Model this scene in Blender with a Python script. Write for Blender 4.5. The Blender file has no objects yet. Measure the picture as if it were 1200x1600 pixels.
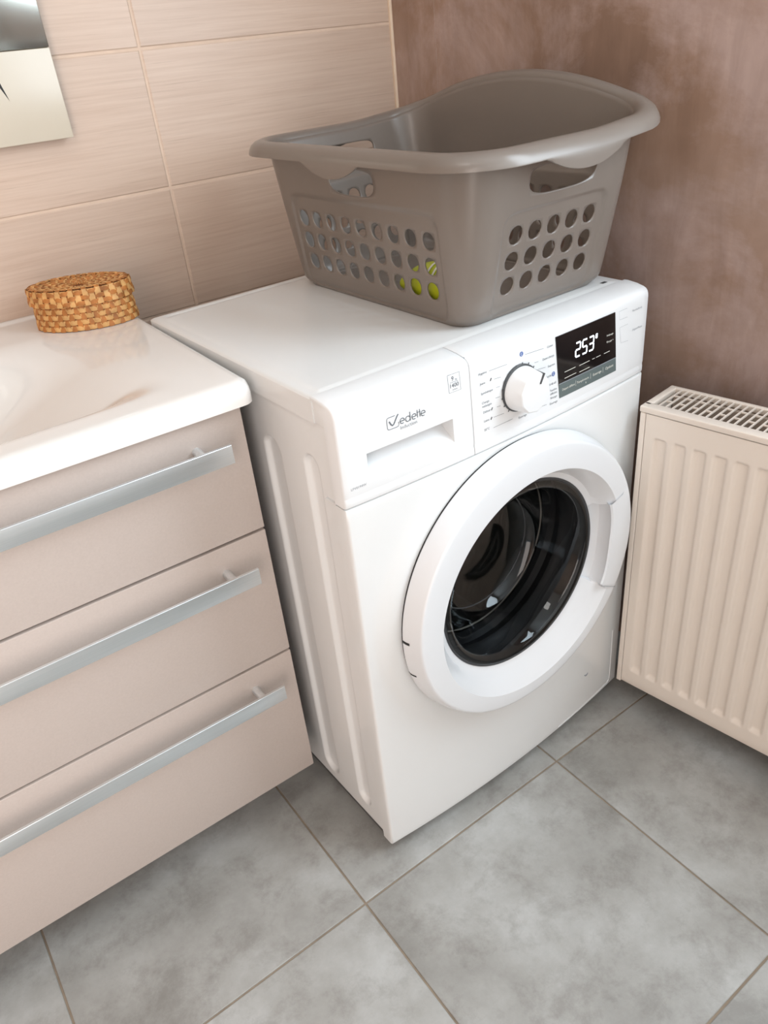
import bpy, bmesh, math, random
from mathutils import Matrix, Vector, Euler
random.seed(7)
sc = bpy.context.scene
C = sc.collection
PI = math.pi

def lin(c):
    return tuple((v/255/12.92) if v/255 <= .04045 else ((v/255+.055)/1.055)**2.4 for v in c)

# ------------------------------------------------------------------ camera
cam = bpy.data.cameras.new('camera')
cam.sensor_fit = 'VERTICAL'; cam.sensor_height = 36.0
cam.lens = 1202.94/1600*36.0
cam.clip_start = .01
camo = bpy.data.objects.new('camera', cam); C.objects.link(camo)
yaw, pit, rol = -.5639, -.5543, -.1085
fwd = Vector((-math.sin(yaw)*math.cos(pit), math.cos(yaw)*math.cos(pit), math.sin(pit)))
rgt = Vector((math.cos(yaw), math.sin(yaw), 0)); upv = rgt.cross(fwd)
r2 = rgt*math.cos(rol)+upv*math.sin(rol); u2 = -rgt*math.sin(rol)+upv*math.cos(rol)
m = Matrix((r2, u2, -fwd)).transposed().to_4x4(); m.translation = Vector((-.5021, -1.4716, 1.2136))
camo.matrix_world = m
sc.camera = camo

# ------------------------------------------------------------------ world, lights, exposure
sc.view_settings.view_transform = 'Standard'
sc.view_settings.look = 'None'
sc.view_settings.gamma = 1
sc.view_settings.use_curve_mapping = False
sc.view_settings.exposure = 0.03
w = bpy.data.worlds.new('sky'); sc.world = w; w.use_nodes = True
w.node_tree.nodes['Background'].inputs[0].default_value = (.80, .90, 1.0, 1)
w.node_tree.nodes['Background'].inputs[1].default_value = 1.2

def area(name, loc, rot, sx, sy, energy, col):
    l = bpy.data.lights.new(name, 'AREA'); l.shape = 'RECTANGLE'; l.size = sx; l.size_y = sy
    l.energy = energy; l.color = col
    o = bpy.data.objects.new(name, l); C.objects.link(o); o.location = loc; o.rotation_euler = rot
    return o
# daylight entering by the window over the radiator (right of the frame), added warm fill behind the camera, added dim fill overhead
area('window_daylight', (.70, -1.48, 1.62), (0, math.radians(86), 0), 1.05, .80, 26, (.80, .92, 1.0))
area('warm_fill_light', (-1.25, -2.03, 1.02), (math.radians(90), 0, 0), .80, 1.85, 18, (1.0, .82, .70))  # added warm fill for the shaded fronts and left-facing sides
area('overhead_fill_light', (-.80, -1.20, 2.46), (0, 0, 0), .4, .4, 3, (1.0, .96, .90))  # added weak fill for the upward faces, no known fixture

# ------------------------------------------------------------------ material helpers
class NT:
    def __init__(s, name):
        s.m = bpy.data.materials.new(name); s.m.use_nodes = True
        s.t = s.m.node_tree; s.n = s.t.nodes; s.b = s.n['Principled BSDF']
    def node(s, typ, **kw):
        n = s.n.new(typ)
        for k, v in kw.items(): setattr(n, k, v)
        return n
    def link(s, a, b): s.t.links.new(a, b)
    def coords(s, which='Object', scale=(1,1,1), rand=False):
        tc = s.node('ShaderNodeTexCoord'); mp = s.node('ShaderNodeMapping')
        mp.inputs['Scale'].default_value = scale
        s.link(tc.outputs[which], mp.inputs['Vector'])
        if rand:
            oi = s.node('ShaderNodeObjectInfo'); mu = s.node('ShaderNodeMath', operation='MULTIPLY'); mu.inputs[1].default_value = 37.0
            s.link(oi.outputs['Random'], mu.inputs[0])
            cb = s.node('ShaderNodeCombineXYZ'); s.link(mu.outputs[0], cb.inputs[0]); s.link(mu.outputs[0], cb.inputs[1])
            s.link(cb.outputs[0], mp.inputs['Location'])
        return mp.outputs[0]
    def noise(s, vec, scale, detail=4, rough=.55, dist=0):
        n = s.node('ShaderNodeTexNoise'); n.inputs['Scale'].default_value = scale
        n.inputs['Detail'].default_value = detail; n.inputs['Roughness'].default_value = rough; n.inputs['Distortion'].default_value = dist
        s.link(vec, n.inputs['Vector']); return n.outputs['Fac']
    def ramp(s, fac, stops):
        r = s.node('ShaderNodeValToRGB'); e = r.color_ramp.elements
        while len(e) < len(stops): e.new(.5)
        for i, (p, c) in enumerate(stops): e[i].position = p; e[i].color = (*c, 1)
        s.link(fac, r.inputs[0]); return r.outputs[0]
    def mix(s, fac, a, b, mode='MIX'):
        n = s.node('ShaderNodeMix', data_type='RGBA', blend_type=mode)
        for sock, v in ((n.inputs[0], fac), (n.inputs[6], a), (n.inputs[7], b)):
            if isinstance(v, (int, float)): sock.default_value = v
            elif isinstance(v, tuple): sock.default_value = (*v, 1)
            else: s.link(v, sock)
        return n.outputs[2]
    def bump(s, h, strength=.2, dist=.002):
        n = s.node('ShaderNodeBump'); n.inputs['Strength'].default_value = strength; n.inputs['Distance'].default_value = dist
        s.link(h, n.inputs['Height']); s.link(n.outputs[0], s.b.inputs['Normal'])
    def base(s, v):
        if isinstance(v, tuple): s.b.inputs['Base Color'].default_value = (*v, 1)
        else: s.link(v, s.b.inputs['Base Color'])
    def rough(s, v): s.b.inputs['Roughness'].default_value = v

def plain(name, rgb, rough=.4, metal=0.0, var=.04, vscale=8, spec=.5, coat=0):
    t = NT(name); c = lin(rgb)
    v = t.noise(t.coords('Object'), vscale, 3)
    d = tuple(max(0, x*(1-var)) for x in c); e = tuple(min(1, x*(1+var)) for x in c)
    t.base(t.ramp(v, [(.3, d), (.7, e)])); t.rough(rough)
    t.b.inputs['Metallic'].default_value = metal; t.b.inputs['Specular IOR Level'].default_value = spec
    t.b.inputs['Coat Weight'].default_value = coat
    return t.m

M = {}
def mk():
    # wall tile: pale wood-look ceramic with long fine streaks
    t = NT('beige_streaked_tile')
    v1 = t.noise(t.coords('Object', (3, 3, 120), True), 1.6, 5, .6)
    v2 = t.noise(t.coords('Object', (5, 5, 420), True), 1.6, 3, .6)
    v3 = t.noise(t.coords('Object', (1, 1, 1), True), 3, 2)
    a = t.ramp(v1, [(.25, lin((199, 174, 156))), (.55, lin((209, 186, 169))), (.8, lin((214, 193, 176)))])
    b = t.ramp(v2, [(.28, lin((165, 140, 124))), (.38, (1, 1, 1))])
    c = t.mix(.28, a, b, 'MULTIPLY')
    d = t.ramp(v3, [(.3, (.93, .93, .93)), (.7, (1, 1, 1))])
    t.base(t.mix(1.0, c, d, 'MULTIPLY')); t.rough(.38); t.bump(v1, .12, .001); M['tile'] = t.m
    t = NT('cream_streaked_tile')
    v1 = t.noise(t.coords('Object', (3, 3, 120), True), 1.6, 5, .6)
    t.base(t.ramp(v1, [(.25, lin((222, 212, 192))), (.75, lin((240, 232, 215)))])); t.rough(.4); M['cream_tile'] = t.m
    M['grout'] = plain('cream_grout', (216, 193, 174), .8, var=.06, vscale=30)
    M['trim'] = plain('cream_edge_trim', (236, 214, 190), .35)
    # right wall: clouded brown clay plaster
    t = NT('clouded_brown_plaster')
    co = t.coords('Object', (1, 1, 1))
    n1 = t.noise(co, 2.4, 5, .55, .4); n2 = t.noise(co, 3.6, 9, .66, .35)
    n3 = t.noise(t.coords('Object', (6, 6, 1.2)), 5, 6, .6, .5); n4 = t.noise(co, 22, 6, .6)
    a = t.ramp(n1, [(.30, lin((134, 108, 93))), (.5, lin((160, 131, 113))), (.68, lin((176, 151, 138)))])
    b = t.ramp(n2, [(.48, (0, 0, 0)), (.64, (.9, .9, .9))])
    c = t.mix(b, a, lin((192, 170, 164)))
    sep = t.node('ShaderNodeSeparateXYZ'); t.link(co, sep.inputs[0])
    e = t.ramp(n3, [(.35, (.80, .78, .76)), (.65, (1, 1, 1))])
    f = t.mix(.8, c, e, 'MULTIPLY')
    g = t.ramp(n4, [(.3, (.93, .93, .93)), (.7, (1, 1, 1))])
    t.base(t.mix(1.0, f, g, 'MULTIPLY')); t.rough(.5)
    t.bump(t.mix(.5, n3, n2), .25, .003); M['plaster'] = t.m
    # floor
    t = NT('grey_concrete_tile')
    co = t.coords('Object', (1, 1, 1), True)
    n1 = t.noise(co, 3.6, 9, .66, .12); n2 = t.noise(co, 12, 9, .75, .15); n3 = t.noise(co, 90, 5, .7)
    a = t.ramp(n1, [(.30, lin((140, 139, 135))), (.5, lin((166, 166, 163))), (.68, lin((188, 190, 189)))])
    b = t.ramp(n2, [(.38, lin((150, 138, 128))), (.52, (1, 1, 1))])
    c = t.mix(.27, a, b, 'MULTIPLY')
    d = t.ramp(n3, [(.3, (.94, .94, .94)), (.7, (1, 1, 1))])
    t.base(t.mix(1.0, c, d, 'MULTIPLY')); t.rough(.42); t.bump(n2, .08, .001); M['floor'] = t.m
    M['floor_grout'] = plain('brown_grey_grout', (150, 136, 120), .9, var=.15, vscale=25)
    M['paint'] = plain('white_paint', (236, 236, 234), .7)
    M['grey_paint'] = plain('soft_grey_green_paint', (176, 178, 166), .6, var=.12, vscale=2)
    # vanity
    t = NT('greige_lacquer'); v = t.noise(t.coords('Object', (60, 60, 60)), 6, 4)
    t.base(t.ramp(v, [(.3, lin((188, 176, 169))), (.7, lin((193, 181, 174)))])); t.rough(.32); M['greige'] = t.m
    M['greige_dark'] = plain('greige_carcass', (150, 134, 124), .5)
    t = NT('brushed_aluminium'); v = t.noise(t.coords('Object', (2, 80, 200)), 3, 4)
    t.base(t.ramp(v, [(.3, lin((236, 244, 248))), (.7, lin((244, 250, 254)))])); t.b.inputs['Metallic'].default_value = 1; t.rough(.30); M['steel'] = t.m
    M['ceramic'] = plain('white_ceramic', (232, 229, 226), .12, var=.01, coat=.4)
    # washing machine
    M['white'] = plain('white_enamel', (226, 227, 227), .28, var=.008, coat=.15)
    M['whitep'] = plain('white_plastic', (226, 227, 228), .30, var=.008)
    M['door'] = plain('door_white_plastic', (224, 226, 229), .25, var=.008)
    M['print'] = plain('grey_print', (92, 100, 108), .6)
    M['print_soft'] = plain('pale_grey_print', (146, 151, 157), .6)
    M['blueprint'] = plain('blue_print', (58, 92, 156), .5)
    M['screen'] = plain('black_display_glass', (16, 15, 17), .08, var=.02)
    M['strip'] = plain('slate_display_strip', (92, 104, 104), .3)
    M['black'] = plain('black_matte', (18, 18, 20), .5)
    M['darkgrey'] = plain('dark_grey_plastic', (70, 72, 74), .4)
    M['gasket'] = plain('grey_door_gasket', (52, 53, 55), .45)
    M['drum'] = plain('drum_steel', (120, 118, 116), .3, metal=1.0, var=.1, vscale=30)
    M['lip_glint'] = plain('drum_lip_glint', (222, 214, 200), .4)  # bright arc on the steel lip painted in as a pale matt colour
    M['foot'] = plain('brown_foot', (96, 62, 52), .6)
    t = NT('lit_digits'); t.base((.9, .95, 1)); t.b.inputs['Emission Color'].default_value = (.86, .92, 1, 1); t.b.inputs['Emission Strength'].default_value = 2.2
    v = t.noise(t.coords('Object'), 5); M['digits'] = t.m
    m = bpy.data.materials.new('smoked_glass'); m.use_nodes = True; nt = m.node_tree; nt.nodes.clear()
    o = nt.nodes.new('ShaderNodeOutputMaterial'); tr = nt.nodes.new('ShaderNodeBsdfTransparent'); tr.inputs[0].default_value = (.52, .53, .54, 1)
    gl = nt.nodes.new('ShaderNodeBsdfGlossy'); gl.inputs['Roughness'].default_value = .03; gl.inputs[0].default_value = (.9, .93, .95, 1)
    fr = nt.nodes.new('ShaderNodeFresnel'); fr.inputs[0].default_value = 1.5; mx = nt.nodes.new('ShaderNodeMixShader')
    nt.links.new(fr.outputs[0], mx.inputs[0]); nt.links.new(tr.outputs[0], mx.inputs[1]); nt.links.new(gl.outputs[0], mx.inputs[2]); nt.links.new(mx.outputs[0], o.inputs[0])
    M['glass'] = m
    # the rest
    M['taupe'] = plain('taupe_plastic', (121, 112, 105), .28, var=.03, vscale=5)
    M['rad'] = plain('cream_radiator_enamel', (232, 221, 210), .35, var=.01)
    M['rad_in'] = plain('radiator_inside', (170, 155, 142), .6)
    M['wick1'] = plain('honey_wicker', (176, 112, 54), .55, var=.35, vscale=60)
    M['wick2'] = plain('straw_wicker', (210, 162, 102), .55, var=.2, vscale=60)
    M['wick0'] = plain('dark_wicker_core', (120, 66, 28), .8)
    t = NT('mirror_silver'); t.base((.50, .51, .47)); t.b.inputs['Metallic'].default_value = 1; t.rough(.12)
    M['band'] = plain('cream_glass_band', (204, 194, 177), .25, var=.02)
    M['mirror'] = t.m
    M['mirror_edge'] = plain('mirror_edge', (120, 104, 84), .3)
    M['lime'] = plain('lime_wrap', (186, 196, 40), .35, var=.1, vscale=40)
    M['orange'] = plain('orange_print', (222, 92, 40), .4)
    M['packwhite'] = plain('white_wrap_print', (232, 230, 220), .4)
    M['mark_black'] = plain('near_black_mark', (40, 40, 42), .6)  # near-black for the small mark on the mirror's lower band
    M['winframe'] = plain('white_window_frame', (238, 238, 236), .4)
mk()

# ------------------------------------------------------------------ mesh helpers
class MB:
    def __init__(s): s.v = []; s.f = []
    def add(s, vs, fs):
        o = len(s.v); s.v += [tuple(p) for p in vs]; s.f += [tuple(i+o for i in f) for f in fs]
    def box(s, a, b, ch=0):
        (x0, y0, z0), (x1, y1, z1) = a, b
        if ch <= 0:
            s.add([(x0,y0,z0),(x1,y0,z0),(x1,y1,z0),(x0,y1,z0),(x0,y0,z1),(x1,y0,z1),(x1,y1,z1),(x0,y1,z1)],
                  [(0,3,2,1),(4,5,6,7),(0,1,5,4),(1,2,6,5),(2,3,7,6),(3,0,4,7)])
        else:
            bm = bmesh.new(); bmesh.ops.create_cube(bm, size=1)
            for v in bm.verts: v.co = Vector(((x0+x1)/2+v.co.x*(x1-x0), (y0+y1)/2+v.co.y*(y1-y0), (z0+z1)/2+v.co.z*(z1-z0)))
            bmesh.ops.bevel(bm, geom=bm.edges[:], offset=ch, segments=3, profile=.5, affect='EDGES')
            bm.verts.index_update()
            s.add([v.co[:] for v in bm.verts], [[v.index for v in f.verts] for f in bm.faces]); bm.free()
    def grid(s, rows, closed=False, flip=False):
        n = len(rows[0]); o = len(s.v)
        for r in rows: s.v += [tuple(p) for p in r]
        for i in range(len(rows)-1):
            for j in range(n if closed else n-1):
                k = (j+1) % n
                q = (o+i*n+j, o+i*n+k, o+(i+1)*n+k, o+(i+1)*n+j)
                s.f.append(q[::-1] if flip else q)
    def tube(s, pts, r, n=8, cap=True):
        pts = [Vector(p) for p in pts]; rows = []
        for i, p in enumerate(pts):
            t = (pts[min(i+1, len(pts)-1)]-pts[max(i-1, 0)]).normalized()
            a = Vector((0,0,1)) if abs(t.z) < .9 else Vector((1,0,0))
            u = t.cross(a).normalized(); v = t.cross(u)
            rr = r[i] if isinstance(r, (list, tuple)) else r
            rows.append([p+u*rr*math.cos(2*PI*k/n)+v*rr*math.sin(2*PI*k/n) for k in range(n)])
        s.grid(rows, True)
        if cap:
            o = len(s.v); s.v += [tuple(p) for p in rows[0]]+[tuple(p) for p in rows[-1]]
            s.f += [tuple(range(o, o+n)), tuple(range(o+2*n-1, o+n-1, -1))]
    def build(s, name, mat, parent=None, smooth=True, ang=35, solid=0, soff=-1):
        me = bpy.data.meshes.new(name); me.from_pydata(s.v, [], s.f); me.update()
        bm = bmesh.new(); bm.from_mesh(me)
        bmesh.ops.remove_doubles(bm, verts=bm.verts[:], dist=1e-6)
        bmesh.ops.recalc_face_normals(bm, faces=bm.faces[:])
        bm.to_mesh(me); bm.free()
        if smooth:
            me.shade_smooth()
            try: me.set_sharp_from_angle(angle=math.radians(ang))
            except Exception: pass
        for x in (mat if isinstance(mat, (list, tuple)) else [mat]): me.materials.append(M[x])
        o = bpy.data.objects.new(name, me); C.objects.link(o)
        if parent: o.parent = parent
        if solid:
            md = o.modifiers.new('thickness', 'SOLIDIFY'); md.thickness = solid; md.offset = soff
        return o

def tag(o, label=None, cat=None, group=None, kind=None):
    if label: o['label'] = label
    if cat: o['category'] = cat
    if group: o['group'] = group
    if kind: o['kind'] = kind
    return o
def thing(name, label, cat, loc=(0,0,0), rz=0):
    o = bpy.data.objects.new(name, None); C.objects.link(o); o.empty_display_size = .05
    o.location = loc; o.rotation_euler = (0, 0, rz); return tag(o, label, cat)
def sstep(a, b, x):
    t = min(1, max(0, (x-a)/(b-a))); return t*t*(3-2*t)
def lerp(a, b, t): return a+(b-a)*t
def frange(a, b, n): return [a+(b-a)*i/n for i in range(n+1)]

# ------------------------------------------------------------------ the room
XC = .5715           # corner of back wall and right wall
KW = .11             # the right wall is a little out of square
XL, YF, ZC = -1.95, -2.06, 2.50
def xw(y): return XC-KW*y
b = MB(); b.box((XL, .012, 0), (XC+.05, .12, ZC)); wall_back = tag(b.build('wall_back', 'grout'), kind='structure')
b = MB(); b.box((XL, .0015, 0), (XC-.002, .012, ZC)); b.build('grout_bed', 'grout', wall_back)
xs = [XC-.004]; x = .044
while x > XL: xs.append(x); x -= .5275
xs.append(XL)
zs = [0]; z = 1.009-.2195*4
while z < ZC: zs.append(z); z += .2195
zs.append(ZC)
for i in range(len(xs)-1):
    for j in range(len(zs)-1):
        g = .002; x1, x0, z0, z1 = xs[i]-g, xs[i+1]+g, zs[j]+g, zs[j+1]-g
        if z1-z0 < .01: continue
        cx_, cz_ = (x0+x1)/2, (z0+z1)/2; hx, hz = (x1-x0)/2, (z1-z0)/2; c = .0018
        t = MB()
        t.add([(-hx,.010,-hz),(hx,.010,-hz),(hx,.010,hz),(-hx,.010,hz),(-hx,.0012,-hz),(hx,.0012,-hz),(hx,.0012,hz),(-hx,.0012,hz),
               (-hx+c,0,-hz+c),(hx-c,0,-hz+c),(hx-c,0,hz-c),(-hx+c,0,hz-c)],
              [(0,1,5,4),(1,2,6,5),(2,3,7,6),(3,0,4,7),(4,5,9,8),(5,6,10,9),(6,7,11,10),(7,4,8,11),(8,9,10,11)])
        o = t.build('wall_tile', 'tile', wall_back, smooth=False); o.location = (cx_, 0, cz_)
b = MB(); b.box((XC-.005, -.004, 0), (XC+.001, .012, ZC), .001); tag(b.build('trim_1', 'trim'), kind='structure')
# right wall, floor to ceiling, running from the corner towards the camera, with a window over the radiator
wy0, wy1, wz0, wz1 = -1.93, -1.03, 1.05, 2.20
b = MB()
def wseg(ya, yb, z0, z1, dx0=0, dx1=.12):
    b.add([(xw(y)+dx, y, z) for z in (z0, z1) for y, dx in ((ya, dx0), (yb, dx0), (yb, dx1), (ya, dx1))], [(0,1,2,3),(7,6,5,4),(0,4,5,1),(1,5,6,2),(2,6,7,3),(3,7,4,0)])
wseg(.012, wy1, 0, ZC); wseg(wy0, YF, 0, ZC); wseg(wy1, wy0, 0, wz0); wseg(wy1, wy0, wz1, ZC)
wr = tag(b.build('wall_right', 'plaster', smooth=False), kind='structure')
b = MB(); b.tube([(xw(-.12)-.0002+.0004*math.sin(k*1.7), -.12+.0006*math.sin(k*2.3), lerp(.95, 1.30, k/20)) for k in range(21)], [.0004+.0006*abs(math.sin(k*.9)) for k in range(21)], 6); b.build('plaster_ridge', 'plaster', wr)
b = MB()
wseg(wy1, wy1-.05, wz0, wz1, .06, .10); wseg(wy0+.05, wy0, wz0, wz1, .06, .10); wseg(wy1, wy0, wz0, wz0+.05, .06, .10); wseg(wy1, wy0, wz1-.05, wz1, .06, .10)
tag(b.build('window_1', 'winframe', smooth=False), kind='structure')
b = MB(); b.box((XL-.12, YF-.1, 0), (XL, .12, ZC)); tag(b.build('wall_left', 'tile', smooth=False), kind='structure')
b = MB()
for a, c in (((XL, YF-.1, 0), (-1.70, YF, ZC)), ((-.80, YF-.1, 0), (xw(YF), YF, ZC)), ((-1.70, YF-.1, 2.05), (-.80, YF, ZC))): b.box(a, c)  # wall pieces leave an opening added for the warm fill
tag(b.build('wall_front', 'paint', smooth=False), kind='structure')
b = MB()
for a, c in (((-1.77, YF, 0), (-1.70, YF+.015, 2.12)), ((-.80, YF, 0), (-.73, YF+.015, 2.12)), ((-1.70, YF, 2.05), (-.80, YF+.015, 2.12))): b.box(a, c)
tag(b.build('added_door_1', 'winframe', smooth=False), kind='structure')  # unseen frame added around the opening of the warm fill
b = MB(); b.box((XL-.12, YF-.1, ZC), (xw(YF)+.12, .12, ZC+.1)); tag(b.build('ceiling', 'paint', smooth=False), kind='structure')
b = MB(); b.box((XL-.12, YF-.1, -.1), (xw(YF)+.12, .12, -.0022)); floor = tag(b.build('floor', 'floor_grout', smooth=False), kind='structure')
FO = (-.1887, -.7882); FT = .4494; FA = .0081
def fl(a, c): return (FO[0]+FT*(math.cos(FA)*a-math.sin(FA)*c), FO[1]+FT*(math.sin(FA)*a+math.cos(FA)*c))
for i in range(-4, 3):
    for j in range(-5, 2):
        q = []
        for (da, dc) in ((0,0),(1,0),(1,1),(0,1)):
            e = .0022/FT
            p = fl(i+da+(e if da == 0 else -e)*.8, j+dc+(e if dc == 0 else -e)*.8)
            y = min(max(p[1], YF), 0.0); xx = min(max(p[0], XL), xw(y)); q.append((xx, y))
        ar = abs(sum(q[k][0]*q[(k+1) % 4][1]-q[(k+1) % 4][0]*q[k][1] for k in range(4)))/2
        if ar < .002: continue
        mx_ = sum(p[0] for p in q)/4; my_ = sum(p[1] for p in q)/4; cc = .0010
        t = MB(); top = [(p[0]-mx_, p[1]-my_) for p in q]
        ins = [(p[0]*(1-cc/.22), p[1]*(1-cc/.22)) for p in top]
        t.add([(*p, -.010) for p in top]+[(*p, -.0006) for p in top]+[(*p, 0) for p in ins],
              [(0,1,5,4),(1,2,6,5),(2,3,7,6),(3,0,4,7),(4,5,9,8),(5,6,10,9),(6,7,11,10),(7,4,8,11),(8,9,10,11)])
        o = t.build('floor_tile', 'floor', floor, smooth=False); o.location = (mx_, my_, 0)

# ------------------------------------------------------------------ washing machine (local: X right, Y back, Z up, origin front-left on floor)
W, H, D = .595, .85, .536
ZP = .7075            # seam under the control panel
wm = thing('washing_machine', 'white front-loading washing machine standing beside the radiator', 'washing machine', (-.0994, -.7455, 0), .0339)
def amp(z): return .0055+.007*(.845-z)/.135 if z > .71 else .0125+.0055*(.71-z)/.68
def bul(x, z): return -amp(min(z, .845))*max(0, 1-((x-W/2)/(W/2))**2)
DX, DZ = .296, .461
def fy(x, z):
    r = math.hypot(x-DX, z-DZ); k = sstep(.246, .285, r)
    return lerp(-.0125, bul(x, z), k)

def front_panel():
    b = MB(); hole = .205
    x0, x1, z0, z1 = .004, W-.004, .030, ZP-.005
    angs = set(2*PI*i/144 for i in range(144))
    for (cx_, cz_) in ((x0,z0),(x1,z0),(x1,z1),(x0,z1)): angs.add(math.atan2(cz_-DZ, cx_-DX) % (2*PI))
    angs = sorted(angs); rows = [[] for _ in range(32)]
    for a in angs:
        ca, sa = math.cos(a), math.sin(a); R = 9
        if ca > 1e-9: R = min(R, (x1-DX)/ca)
        if ca < -1e-9: R = min(R, (x0-DX)/ca)
        if sa > 1e-9: R = min(R, (z1-DZ)/sa)
        if sa < -1e-9: R = min(R, (z0-DZ)/sa)
        def p(r): return (DX+r*ca, fy(DX+r*ca, DZ+r*sa), DZ+r*sa)
        q = p(hole); rows[0].append((q[0], q[1]+.03, q[2]))
        for k in range(25): rows[1+k].append(p(lerp(hole, R, k/24)))
        e = p(R)
        def grow(g, dy, yabs=None):
            sx = (g if e[0] >= x1-1e-6 else -g if e[0] <= x0+1e-6 else 0); sz = (g if e[2] >= z1-1e-6 else -g if e[2] <= z0+1e-6 else 0)
            return (e[0]+sx, e[1]+dy if yabs is None else yabs, e[2]+sz)
        rows[26].append(grow(.0015, .0004)); rows[27].append(grow(.0028, .0014)); rows[28].append(grow(.0036, .003)); rows[29].append(grow(.004, .0052))
        rows[30].append(grow(.004, 0, .012)); rows[31].append(grow(.004, 0, .024))
    b.grid(rows, True)
    return b.build('front_panel', 'white', wm, ang=50)
front_panel()

# control fascia: a vertical profile swept in X; the left piece is the detergent drawer
PROF = [(.046, .8505), (.040, .8508), (.022, .8490), (.010, .8462), (.005, .8440), (.002, .8405), (.0005, .8365), (0, .8320)]
SC = (.0395, .1778, .7400, .7748)     # scoop of the drawer: x0,x1,z0,z1
zlist = [.8250, .8120, .8000, .7880, SC[3], .7680, .7600, .7500, SC[2], .7340, .7270, .7225, .7215, .7180, ZP+.0035, ZP+.0015, ZP+.0008]
def prow(x, inset=0):
    r = [(x, y+bul(x, z)*sstep(.05, .0, y)+inset, z-inset*.5) for y, z in PROF]
    for z in zlist:
        g = .0007 if abs(z-.7220) < .0006 else 0
        e = .0025 if z < ZP+.001 else .0006 if z < ZP+.002 else 0
        r.append((x, bul(x, z)+g+e+inset, z))
    return r
def fascia(name, xa, xb, n, la, lb, scoop=False, mat='whitep'):
    b = MB(); xl = frange(xa, xb, n)
    if scoop:
        xl = sorted(set([xa, .012, .02, .03, SC[0], SC[1], .19, .2, xb]+frange(SC[0], SC[1], 14)))
    cols = [prow(xa, .003) if la else prow(xa, .0006)]
    if la: cols += [prow(xa+.001, .0012), prow(xa+.0025, .0003)]
    else: cols += [prow(xa+.0006, 0)]
    cols += [prow(x) for x in xl if xa+.003 < x < xb-.003]
    if lb: cols += [prow(xb-.0025, .0003), prow(xb-.001, .0012), prow(xb, .003)]
    else: cols += [prow(xb-.0006, 0), prow(xb, .0006)]
    nrow = len(cols[0])
    allv = [p for c in cols for p in c]; fs = []
    iz0 = len(PROF)+zlist.index(SC[3]); iz1 = len(PROF)+zlist.index(SC[2])
    for i in range(len(cols)-1):
        for j in range(nrow-1):
            if scoop and iz0 <= j < iz1 and cols[i][0][0] >= SC[0]-1e-6 and cols[i+1][0][0] <= SC[1]+1e-6: continue
            fs.append((i*nrow+j, (i+1)*nrow+j, (i+1)*nrow+j+1, i*nrow+j+1))
    b.add(allv, fs)
    for c in (cols[0], cols[-1]):   # end returns
        b.grid([c, [(p[0], max(p[1], .024) if p[2] < .845 else .046, p[2]) for p in c]])
    bot = [c[-1] for c in cols]; b.grid([bot, [(p[0], .046, p[2]) for p in bot]])
    return b.build(name, mat, wm, ang=40)
XS = .2120
drawer = fascia('detergent_drawer', 0.0, XS-.0006, 10, True, False, True)
# the scoop you pull the drawer by: deepest under its top edge
b = MB(); rows = []
for x in frange(SC[0], SC[1], 14):
    r = []
    for k in range(11):
        t = k/10; z = lerp(SC[2], SC[3], t)
        y0 = bul(x, z); dpt = .034*math.sin(t*PI/2)**1.2
        r.append((x, y0+dpt, z))
    r.append((x, bul(x, SC[3]), SC[3])); rows.append(r)
b.grid(rows)
for x in (SC[0], SC[1]):
    zz = frange(SC[2], SC[3], 10)
    b.grid([[(x, bul(x, z), z) for z in zz], [(x, bul(x, z)+.034*math.sin(k/10*PI/2)**1.2, z) for k, z in enumerate(zz)]])
b.build('scoop', 'whitep', drawer, ang=30)
fascia('control_panel', XS+.0006, W, 26, False, True)
b = MB(); b.box((XS-.001, .004, ZP+.006), (XS+.001, .046, .846)); b.build('drawer_gap', 'print_soft', wm, smooth=False)
# cabinet sides with two pressed vertical flutes, back, top lid
def flute(y, z):
    d = 0
    for (yc, hw, z0, z1) in ((.181, .024, .052, .752), (.076, .019, .062, .760)):
        cz_ = min(max(z, z0+hw), z1-hw); r = math.hypot(y-yc, z-cz_)
        d = max(d, .0075*(1-sstep(hw-.008, hw, r)))
    return d
def side(x, sgn):
    b = MB()
    ys = [.024, .0245, .03, .04, .05]+frange(.055, .100, 26)+[.11, .12, .13, .14, .15]+frange(.155, .207, 28)+[.22, .25, .3, .4, .5, D-.004]
    zs_ = [.030, .034]+frange(.045, .085, 18)+frange(.1, .72, 12)+frange(.735, .765, 16)+[.78, .80, .8125, .8133, .8140]
    b.grid([[(x+sgn*(flute(y, z)+0), y, z) for z in zs_] for y in ys])
    return b.build('side_panel', 'white', wm, ang=60)
side(.0032, 1); side(W-.0032, -1)
b = MB(); b.box((.003, D-.006, .03), (W-.003, D, .83)); b.build('back_panel', 'white', wm, smooth=False)
b = MB(); b.box((.003, .03, .028), (W-.003, D-.006, .034)); b.build('base_plate', 'darkgrey', wm, smooth=False)
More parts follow.
